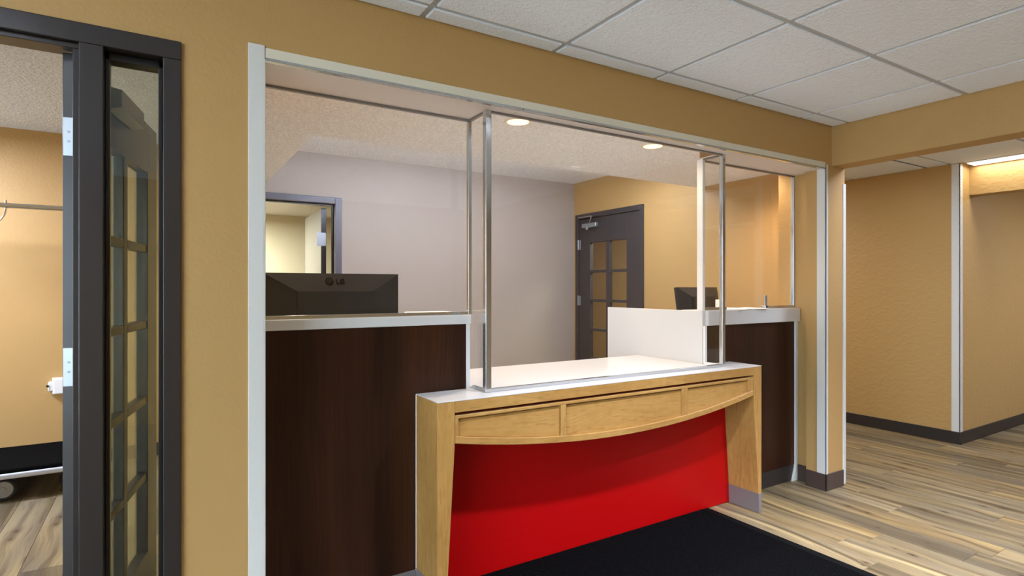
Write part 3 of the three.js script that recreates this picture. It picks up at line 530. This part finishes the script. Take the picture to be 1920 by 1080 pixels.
// ---------------------------------------------------------------- lamps
function areaLamp(parent, w, l, x, y, z, color, I) { const a = new THREE.RectAreaLight(color, I, w, l); a.position.set(x, y, z); a.rotation.x = -Math.PI / 2; a.name = 'lamp_light'; parent.add(a); }
function troffer(label, x0, x1, z0, z1, y, I, color, grp, up) {
  const g = group('ceiling_light', label, 'ceiling light', null, grp), xc = (x0 + x1) / 2, zc = (z0 + z1) / 2;
  mesh('frame', [rb(x0, x1, y - 0.012, y + 0.06, z0, z0 + 0.03, 0.003), rb(x0, x1, y - 0.012, y + 0.06, z1 - 0.03, z1, 0.003), rb(x0, x0 + 0.03, y - 0.012, y + 0.06, z0 + 0.03, z1 - 0.03, 0.003), rb(x1 - 0.03, x1, y - 0.012, y + 0.06, z0 + 0.03, z1 - 0.03, 0.003)], M.white, g);
  mesh('diffuser', bx(x0 + 0.03, x1 - 0.03, y - 0.006, y + 0.004, z0 + 0.03, z1 - 0.03), M.lampCool, g);
  areaLamp(g, x1 - x0 - 0.06, z1 - z0 - 0.06, xc, y - 0.014, zc, color, I);
  if (up) {   // hung below the ceiling: glows upwards too
    mesh('upper_diffuser', bx(x0 + 0.03, x1 - 0.03, y + 0.05, y + 0.056, z0 + 0.03, z1 - 0.03), M.lampCool, g);
    for (const xx of [x0 + 0.08, x1 - 0.08]) mesh('hanger', rod([xx, y + 0.05, zc], [xx, 2.46, zc], 0.004, 8), M.steel, g);
    const a = new THREE.RectAreaLight(color, up, x1 - x0 - 0.08, z1 - z0 - 0.08); a.position.set(xc, y + 0.064, zc); a.rotation.x = Math.PI / 2; a.name = 'lamp_light'; g.add(a);
  }
  return g;
}
troffer('flat ceiling light panel in the lobby tiles facing the dark door frame', cellX(-4) + 0.013, cellX(-2) - 0.013, cellZ(1) + 0.013, cellZ(2) - 0.013, H, LOBBY_L, '#d9e4ff');
troffer('flat ceiling light panel between the two mustard beams', 3.803, 4.367, 0.523, 1.107, H, CORRIDOR_L, '#d9e4ff');
troffer('flat ceiling light panel over the middle of the office', 1.5, 2.1, -1.95, -1.45, 2.345, OFFICE_L, '#dfeaff', null, 22);
troffer('flat ceiling light panel in the office near the glazed door', 3.0, 3.6, -1.95, -1.45, 2.345, OFFICE_L * 0.8, '#dfeaff', null, 12);
troffer('flat ceiling light panel in the hall', -1.9, -1.3, -2.5, -1.9, 2.33, HALL_L, '#d9e4ff');
troffer('flat ceiling light panel in the room behind the office', 0.0, 0.6, -4.4, -3.8, 2.07, BACK_L, '#fffdf4');
troffer('flat ceiling light panel in the corridor', 4.393, 4.977, -2.697, -2.113, H, CORRIDOR_L * 1.9, '#fbfaf4');
troffer('flat ceiling light panel in the side room', 6.6, 7.2, 1.2, 2.4, H, CORRIDOR_L, '#d9e4ff');
{
  const g = group('cove_light', 'long light strip on the back of the lowered office ceiling', 'ceiling light');
  const tilt = 0.7, lay = (geo) => { geo.rotateX(tilt).translate(2.0, 2.28, -1.46); return geo; };   // leans up towards the raised ceiling
  mesh('bracket', rb(1.2, 2.8, 2.2, 2.3, -1.44, -1.361, 0.003), M.white, g);
  mesh('housing', lay(rb(-0.85, 0.85, -0.09, 0.09, -0.02, 0.02, 0.003)), M.white, g);
  mesh('diffuser', lay(rb(-0.83, 0.83, -0.075, 0.075, -0.026, -0.02, 0.002)), M.lampCool, g);
  const a = new THREE.RectAreaLight('#cfe0ff', COVE_L, 1.64, 0.145); a.rotation.x = tilt; a.position.set(2.0, 2.28 + Math.sin(tilt) * 0.031, -1.46 - Math.cos(tilt) * 0.031); a.name = 'lamp_light'; g.add(a);
}
{
  const g = group('light_strip', 'narrow white ceiling light strip along the far beam', 'ceiling light');
  mesh('housing', rb(5.59, 5.745, H - 0.012, H + 0.005, 0.0, 0.9, 0.003), M.white, g);
  mesh('diffuser', rb(5.6, 5.735, H - 0.02, H - 0.012, 0.01, 0.89, 0.003), M.lampStrip, g);
  areaLamp(g, 0.13, 0.86, 5.6675, H - 0.023, 0.45, '#fffaf2', STRIP_L);
}
for (const [k, j] of [[1, 1], [3, 2]]) {   // recessed can lights in two lobby tiles
  const x = cellX(k) + 0.305, z = cellZ(j) + 0.305, g = group('can_light', k === 1 ? 'round recessed can light in the tile in front of the desk' : 'round recessed can light in the tile in front of the column', 'downlight');
  const sh = new THREE.Shape([[-0.292, -0.292], [0.292, -0.292], [0.292, 0.292], [-0.292, 0.292]].map((q) => new THREE.Vector2(...q))); const hole = new THREE.Path(); hole.absarc(0, 0, 0.08, 0, Math.PI * 2, true); sh.holes.push(hole);
  mesh('tile_panel', uvm(new THREE.ExtrudeGeometry(sh, { depth: 0.018, bevelEnabled: false, curveSegments: 32 }).rotateX(Math.PI / 2).translate(x, H + 0.011, z)), M.tile, g);
  mesh('baffle', new THREE.LatheGeometry([[0.095, -0.012], [0.095, -0.008], [0.079, -0.008], [0.074, 0.0], [0.074, 0.11], [0.0, 0.115]].map((q) => new THREE.Vector2(...q)), 40).translate(x, H, z), M.white, g);
  mesh('lamp_face', new THREE.CylinderGeometry(0.055, 0.055, 0.004, 32).translate(x, H + 0.1, z), M.lampCool, g);
  const sp = new THREE.SpotLight('#e6edff', k === 3 ? CAN_I * 1.4 : CAN_I, 0, 0.95, 0.5, 2); sp.position.set(x, H + 0.07, z); sp.target.position.set(x, 0, z); sp.castShadow = true; sp.shadow.radius = 3.5; sp.name = 'lamp_light'; g.add(sp); g.add(sp.target);
}
for (const [x, label] of [[0.62, 'round warm recessed downlight above the large monitor'], [1.605, 'round warm recessed downlight nearest the taller aluminium post'], [2.587, 'round warm recessed downlight towards the white counter end'], [3.569, 'round warm recessed downlight above the small monitor']]) {
  const g = group('downlight', label, 'downlight');
  const z = -0.515, y = 2.155;
  mesh('trim_ring', new THREE.LatheGeometry([[0.058, 0.012], [0.056, -0.001], [0.062, -0.004], [0.072, -0.003], [0.074, 0.002]].map((q) => new THREE.Vector2(q[0], q[1])), 40).translate(x, y, z), M.reflector, g);
  mesh('lamp_face', new THREE.CylinderGeometry(0.057, 0.057, 0.003, 36).translate(x, y - 0.0015, z), M.lampWarm, g);
  const s = new THREE.SpotLight('#ffe2c0', SPOT_I, 0, 1.3, 0.6, 2); s.position.set(x, y - 0.02, z); s.target.position.set(x, 0, z); s.castShadow = true; s.shadow.radius = 2.5; s.name = 'lamp_light'; g.add(s); g.add(s.target);
}

renderer.render(scene, camera);
